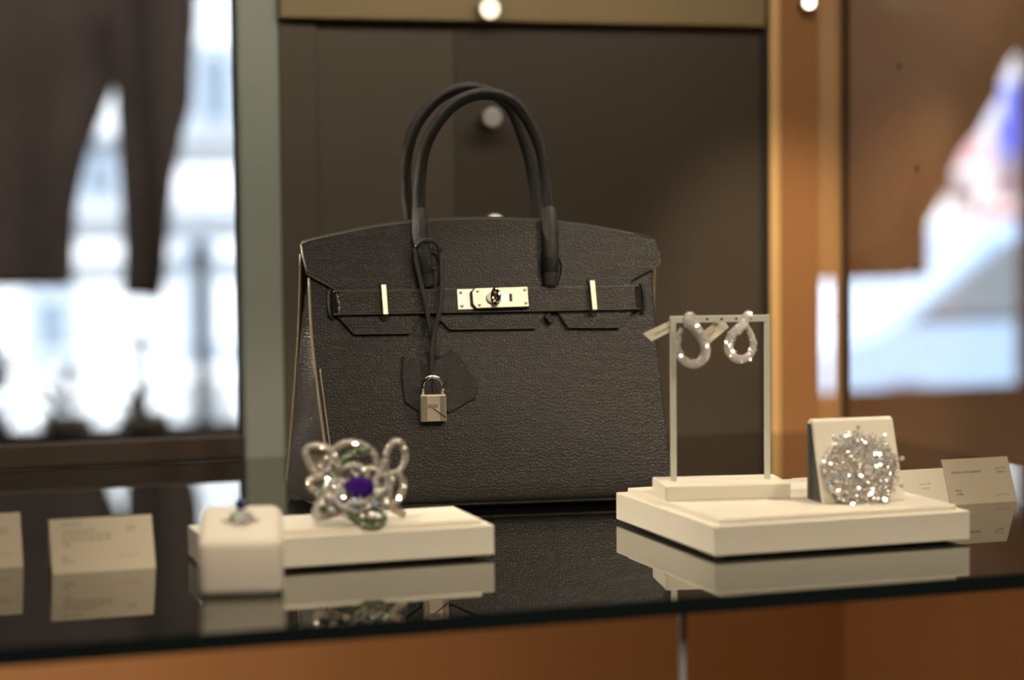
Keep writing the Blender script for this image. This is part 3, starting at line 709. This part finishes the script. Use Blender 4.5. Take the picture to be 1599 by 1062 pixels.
# price tags tied to the earrings
def price_tag(label, quad, Y, dY, ink):
    P = [onY(x, y, Y+d) for (x, y), d in zip(quad, dY)]; c = P[0]
    t = thing('price_tag', label, 'price tag', c)
    n_ = (P[1]-P[0]).cross(P[3]-P[0]).normalized()*.0003
    Q = [p-c for p in P]
    bm = bmesh.new(); A = [bm.verts.new(q+n_) for q in Q]; B = [bm.verts.new(q-n_) for q in Q]
    bm.faces.new(A); bm.faces.new(B[::-1])
    for i in range(4): bm.faces.new((A[i], A[(i+1) % 4], B[(i+1) % 4], B[i]))
    obj('paper', bm, PAPER2, t)
    if ink:
        bm = bmesh.new()
        for i in range(6):
            u0, u1 = .25+i*.1, .25+i*.1+.07; off = Vector((0, -.0007, 0))
            v = [bm.verts.new(Q[0].lerp(Q[1], u).lerp(Q[3].lerp(Q[2], u), w)+off) for u, w in ((u0, .45), (u1, .45), (u1, .60), (u0, .60))]
            bm.faces.new(v)
        obj('lettering', bm, INK_L, t)
    return t
price_tag('small paper tag sticking out past the left post of the earring stand', [(1004, 521), (1051, 499), (1055, 514), (1017, 533)], 1.512, (0, 0, 0, 0), True)
price_tag('small folded paper tag hanging between the two earrings', [(1101, 520), (1129, 498), (1138, 511), (1108, 536)], 1.510, (0, .002, .002, 0), False)
price_tag('narrow grey paper tag hanging between the two earrings', [(1098, 518), (1122, 499), (1130, 500), (1106, 524)], 1.507, (0, .0, .0, 0), False)

# easel with the diamond cluster brooch
es = thing('jewellery_easel', 'cream wedge easel holding the round diamond brooch', 'easel', (.7545, 1.4400, SH+.0285), math.radians(-4))
bm = slab([(-.0165, 0), (.0145, 0), (.0145, .0600), (.0100, .0625), (.0060, .0610)], lambda y, z: (-.0335, y, z), lambda y, z: (.0335, y, z), .0010)
wo = obj('wedge', bm, EASEL, es)
# shade on the wedge's sides, painted as dark sheets
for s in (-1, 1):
    obj('side_shade', slab([(-.0135, .001), (.0135, .001), (.0135, .0585), (.0075, .0585)], lambda y, z: (s*.0334, y, z), lambda y, z: (s*.0340, y, z)), EASEL_SHADE, es)
br = thing('diamond_brooch', 'round sparkling cluster brooch of white diamonds leaning on the cream easel', 'brooch', onY(1345, 733, 1.424))
nB = Vector((-.15, -.93, .33)).normalized(); uB = Vector((1, -.16, 0)).normalized(); vB = nB.cross(uB).normalized()
if vB.z < 0: vB = -vB
def bb(a, b, h=0): return uB*a+vB*b+nB*h
dome = bmesh.new(); rows = []
for k in range(7):
    rr_ = .0285*k/6; hh = .0045*(1-(k/6)**2)-.003
    rows.append([dome.verts.new(bb(rr_*math.cos(2*pi*i/32)*(1+.06*math.sin(5*2*pi*i/32)), rr_*math.sin(2*pi*i/32)*(1+.06*math.sin(5*2*pi*i/32)), hh)) for i in range(32)] if k else [dome.verts.new(bb(0, 0, hh))])
for i in range(32): dome.faces.new((rows[0][0], rows[1][i], rows[1][(i+1) % 32]))
for A, B in zip(rows[1:], rows[2:]):
    for i in range(32): dome.faces.new((A[i], A[(i+1) % 32], B[(i+1) % 32], B[i]))
r = bmesh.ops.extrude_face_region(dome, geom=dome.faces[:])
for g in r['geom']:
    if isinstance(g, bmesh.types.BMVert): g.co -= nB*.002
obj('setting', dome, PAVE2, br, True)
rn = random.Random(3); placed = []
for tries in range(9000):
    a = rn.uniform(0, 2*pi); q = math.sqrt(rn.random())*.0295; x, y = q*math.cos(a), q*math.sin(a)
    r_ = rn.choice([.0012, .0014, .0017, .0021, .0024]) if len(placed) < 90 else rn.choice([.0009, .0011, .0013])
    if (x-.003)**2+(y+.002)**2 < .0068**2: continue
    if all((x-px)**2+(y-py)**2 > (.93*(r_+pr))**2 for px, py, pr in placed):
        placed.append((x, y, r_))
        if len(placed) >= 270: break
for x, y, r_ in placed:
    hh = .0045*(1-min(1, (math.hypot(x, y)/.0285))**2)+.0005+rn.uniform(0, .002)
    gem(br, bb(x, y, hh), glint(br.location+bb(x, y, hh), rn) if r_ > .0012 and rn.random() < .62 else jit(nB, .55, rn), r_, rnd=rn)
gem(br, bb(.003, -.002, .0065), jit(nB, .1, rn), .0046, rnd=rn)
obj('bezel', tube([bb(.003+.0066*math.cos(2*pi*i/24), -.002+.0066*math.sin(2*pi*i/24), .0058) for i in range(24)], .0011, 8, closed=True), PAVE, br, True)
for k in range(9):                                                 # stones on fine wires standing off the rim
    a = 2*pi*k/9+.2; p0 = bb(.026*math.cos(a), .026*math.sin(a), .001); p1 = bb(.0315*math.cos(a), .0315*math.sin(a), .006)
    if p1.z < -.022: continue
    obj('wire', tube([p0, p1], .0004, 6), WGOLD, br); gem(br, p1, jit(nB, .3, rn), .0019, rnd=rn)

# flower brooch
PAVE3 = mat('pave_plate', (.26, .22, .18), .3, metal=.3, spec=.8, bump=('voronoi', 700, .0012))
fl = thing('flower_brooch', 'flower brooch of diamond petals, green stones and a violet centre on the oblong tray', 'brooch', onY(556, 806, 1.47))
FC = fl.location.copy()
def fpts(px, closed, per=6): return [p-FC for p in spline([onY(x, y, 1.472+d) for x, y, d in px], per, closed)]
def ribbon(px, r, m_, closed, name, seed, rows=8, gr=.0010, big=0, fill=True):
    r *= 1.12; P = fpts(px, closed); obj(name, tube(P, r, 10, closed=closed, flat=1), WGOLD if m_ is not GREEN else GREEN, fl, True)
    R = resample(P, gr*1.6, closed); pave(fl, R, r, gr, closed, m_=PAVE2 if m_ is PAVE else m_, rows=rows, seed=seed, name=name+'_stones')
    if closed and fill:
        c = sum(P, Vector())/len(P); bm = bmesh.new(); cv = bm.verts.new(c+Vector((0, .002, 0))); V = [bm.verts.new(p) for p in P]
        for i in range(len(V)): bm.faces.new((cv, V[i], V[(i+1) % len(V)]))
        r2 = bmesh.ops.extrude_face_region(bm, geom=bm.faces[:])
        for g in r2['geom']:
            if isinstance(g, bmesh.types.BMVert): g.co.y += .0012
        obj(name+'_plate', bm, PAVE3, fl)
    rn = random.Random(seed)
    for i in range(big):
        p = P[int((i+.5)*len(P)/big) % len(P)]; n_ = jit(TOCAM, .35, rn); gem(fl, p+n_*r*1.05, jit(n_, .5, rn) if rn.random() < .5 else glint(FC+p, rn), rn.choice([.0013, .0017, .0021]), rnd=rn)
ribbon([(478, 703, .004), (498, 697, .002), (518, 708, .0), (513, 732, -.002), (498, 744, -.002), (484, 726, .002)], .0026, PAVE, True, 'petal', 1, big=12)
ribbon([(486, 762, 0), (484, 750, 0), (500, 743, -.002), (512, 754, -.004), (500, 768, -.004)], .0024, PAVE, True, 'petal', 2, big=10)
ribbon([(509, 742, .006), (513, 716, .006), (535, 694, .005), (560, 693, .004), (582, 707, .002), (590, 728, .0)], .0024, PAVE, False, 'petal', 3, big=8)
ribbon([(498, 778, -.004), (509, 752, -.003), (528, 725, .0), (552, 708, .002), (578, 701, .003)], .0028, GREEN, False, 'green_petal', 4, gr=.0012)
ribbon([(604, 738, .002), (604, 708, .003), (616, 690, .004), (628, 694, .004), (633, 716, .003), (622, 736, .0)], .0021, PAVE, True, 'petal', 5, big=8, fill=False)
ribbon([(618, 735, .002), (630, 757, .0), (622, 780, -.002), (610, 790, -.003), (630, 803, .002)], .0024, PAVE, False, 'petal', 6, big=5)
ribbon([(494, 803, -.004), (502, 782, -.006), (528, 768, -.008), (550, 775, -.009), (540, 793, -.008), (514, 803, -.006)], .0030, PAVE, True, 'petal', 7, big=12)
ribbon([(540, 795, -.014), (556, 812, -.016), (578, 823, -.018), (596, 815, -.017), (594, 798, -.014), (568, 788, -.012)], .0026, GREEN, True, 'green_petal', 8, gr=.0011, big=6)
ribbon([(568, 738, .0), (590, 734, .0), (606, 756, -.002), (602, 783, -.004), (578, 788, -.006), (572, 768, -.004)], .0028, PAVE, True, 'petal', 9, big=12)
ribbon([(520, 745, .0), (540, 730, .0), (560, 728, .0), (572, 745, -.003), (548, 756, -.004)], .0026, PAVE, True, 'petal', 10, big=8)
ribbon([(556, 792, -.010), (578, 782, -.010), (596, 792, -.012), (588, 808, -.014), (566, 806, -.013)], .0026, PAVE, True, 'petal', 12, big=8)
ribbon([(500, 735, .001), (508, 716, .001), (522, 712, .0), (526, 730, -.002), (514, 742, -.002)], .0020, PAVE, True, 'petal', 21, big=6)
ribbon([(530, 752, -.004), (520, 764, -.006), (524, 778, -.008), (540, 776, -.009)], .0020, PAVE, False, 'petal', 22, big=6)
ribbon([(586, 748, -.004), (600, 742, -.002), (612, 748, -.001), (606, 764, -.004), (592, 766, -.006)], .0020, PAVE, True, 'petal', 23, big=6)
ribbon([(498, 792, -.008), (520, 786, -.011), (546, 792, -.013), (560, 800, -.014)], .0020, GREEN, False, 'green_petal', 24, gr=.0009, big=3)
ribbon([(604, 720, .002), (596, 730, .0), (588, 742, -.002)], .0020, PAVE, False, 'petal', 25, big=3)
obj('core', tube([onY(552, 772, 1.476)-FC, onY(560, 765, 1.472)-FC, onY(575, 757, 1.470)-FC], [.006, .011, .007], 12), WGOLD, fl, True)
vs = bmesh.new(); g0 = onY(560, 762, 1.456)-FC
gm = gem_mesh(.0105, 'violet_stone'); gm.materials[0] = PURPLE
o = bpy.data.objects.new('violet_stone', gm); COL.objects.link(o); o.parent = fl; o.location = g0; o.rotation_euler = TOCAM.to_track_quat('Z', 'Y').to_euler(); o.scale = (1.08, .82, .8)
vs.free()
rn = random.Random(9)
for i in range(170):
    x = rn.gauss(553, 30); y = rn.gauss(775, 20)
    if (abs(x-560) < 24 and abs(y-762) < 17) or not (482 < x < 606 and 722 < y < 806): continue
    w_ = onY(x, y, 1.459+rn.uniform(-.004, .004)+(.010 if y < 745 else -.004))
    gem(fl, w_-FC, jit(TOCAM, .6, rn) if rn.random() < .5 else glint(w_, rn), rn.choice([.0012, .0016, .0020, .0026, .0030]), rnd=rn)

# ------------------------------------------------------------------ lot cards
def card(label, x0, x1, y, lean, h, m_, ink=INK):
    t = thing('lot_card', label, 'card', ((x0+x1)/2, y, SH)); w = (x1-x0)/2
    th = .0004
    f = slab([(-w, 0), (w, 0), (w, h), (-w, h)], lambda a, b: (a, b/h*lean, b), lambda a, b: (a, b/h*lean+th, b))
    obj('front_leaf', f, m_, t)
    f = slab([(-w, 0), (w, 0), (w, h), (-w, h)], lambda a, b: (a, 2*lean+th*2-b/h*lean, b), lambda a, b: (a, 2*lean+th-b/h*lean, b))
    obj('back_leaf', f, m_, t)
    t['lean'] = math.atan2(lean, h); return t
def write(t, txt, u, v, size, w, h, lean, m_, spacing=1.0):
    """u, v: baseline start as shares of the leaf's width and slanted height from its lower left corner"""
    c = bpy.data.curves.new('lettering', 'FONT'); c.body = txt; c.size = size; c.space_character = spacing; c.extrude = .00003; c.resolution_u = 2
    tmp = bpy.data.objects.new('lettering_tmp', c); COL.objects.link(tmp)
    bpy.context.view_layer.update()
    me = bpy.data.meshes.new_from_object(tmp.evaluated_get(bpy.context.evaluated_depsgraph_get()))
    bpy.data.objects.remove(tmp); bpy.data.curves.remove(c)
    me.materials.clear(); me.materials.append(m_)
    o = bpy.data.objects.new('lettering', me); COL.objects.link(o); o.parent = t
    o.location = (-w/2+u*w, v*lean-.00012, v*h+.00003); o.rotation_euler = (pi/2-t['lean'], 0, 0)
    return o
def bars(t, rows, w, h, lean, m_):
    bm = bmesh.new()
    for u0, u1, v, tall in rows:
        q = [bm.verts.new((-w/2+u*w, vv*lean-.0002, vv*h)) for u, vv in ((u0, v), (u1, v), (u1, v+tall), (u0, v+tall))]; bm.faces.new(q)
    return obj('lettering', bm, m_, t)
cA = card('folded cream lot card standing beside the ring box', .1565, .2292, 1.4993, .0157, .0364, PAPER)
rn = random.Random(4); rows = []
def words(u0, u1, v, tall):
    u = u0
    while u < u1:
        l = rn.uniform(.03, .07); rows.append((u, min(u1, u+l), v, tall)); u += l+.014
words(.11, .31, .88, .035); words(.12, .44, .75, .035); words(.12, .60, .67, .035); words(.12, .60, .59, .035); words(.13, .21, .50, .04); words(.11, .17, .28, .035); words(.11, .22, .20, .04)
words(.74, .83, .78, .035); words(.75, .82, .72, .035); words(.66, .86, .26, .02)
bars(cA, rows, .0727, .0364, .0157, INK_L)
c0 = card('folded cream lot card cut off by the frame, farthest from the ring box', .068, .1405, 1.5400, .016, .0372, PAPER)
rows = []; words(.11, .45, .75, .035); words(.12, .55, .67, .035); words(.78, .88, .70, .035); words(.78, .86, .63, .035); words(.7, .9, .24, .02)
bars(c0, rows, .0725, .0372, .016, INK_L)
W1 = .0640; H1, L1_ = .0366, .016
c1 = card('folded cream lot card with a brooch title, standing apart behind the square tray', .9060, .9700, 1.5590, L1_, H1, PAPER)
write(c1, 'Broche or et diamants', .115, .685, .0031, W1, H1, L1_, INK)
write(c1, 'Lot n°19', .775, .735, .0027, W1, H1, L1_, INK); write(c1, '700462', .785, .655, .0024, W1, H1, L1_, INK, 1.05)
write(c1, 'Price', .115, .285, .0029, W1, H1, L1_, INK); write(c1, "5'900", .125, .195, .0030, W1, H1, L1_, INK)
write(c1, "Sotheby's", .700, .150, .0030, W1, H1, L1_, INK_L, 1.15)
q = onY(1472, 731, 1.5440); X2 = q.x-.8205; H2 = q.z-SH; L2_ = .014
W2 = X2
c2 = card('folded white lot card tucked between the square tray and the other card', .8205, .8205+W2, 1.530, L2_, H2, PAPER2)
write(c2, "d'oreille", .24, .60, .0034, W2, H2, L2_, INK_L)
write(c2, 'Lot n°18', .645, .63, .0029, W2, H2, L2_, INK_L); write(c2, '705342', .660, .53, .0026, W2, H2, L2_, INK_L, 1.05)
q = onY(1236, 747, 1.6100); q2 = onY(1325, 743, 1.61)
card('folded white lot card behind the square tray, half hidden by the earring stand', q.x, q2.x, 1.594, .016, q.z-SH, PAPER2)
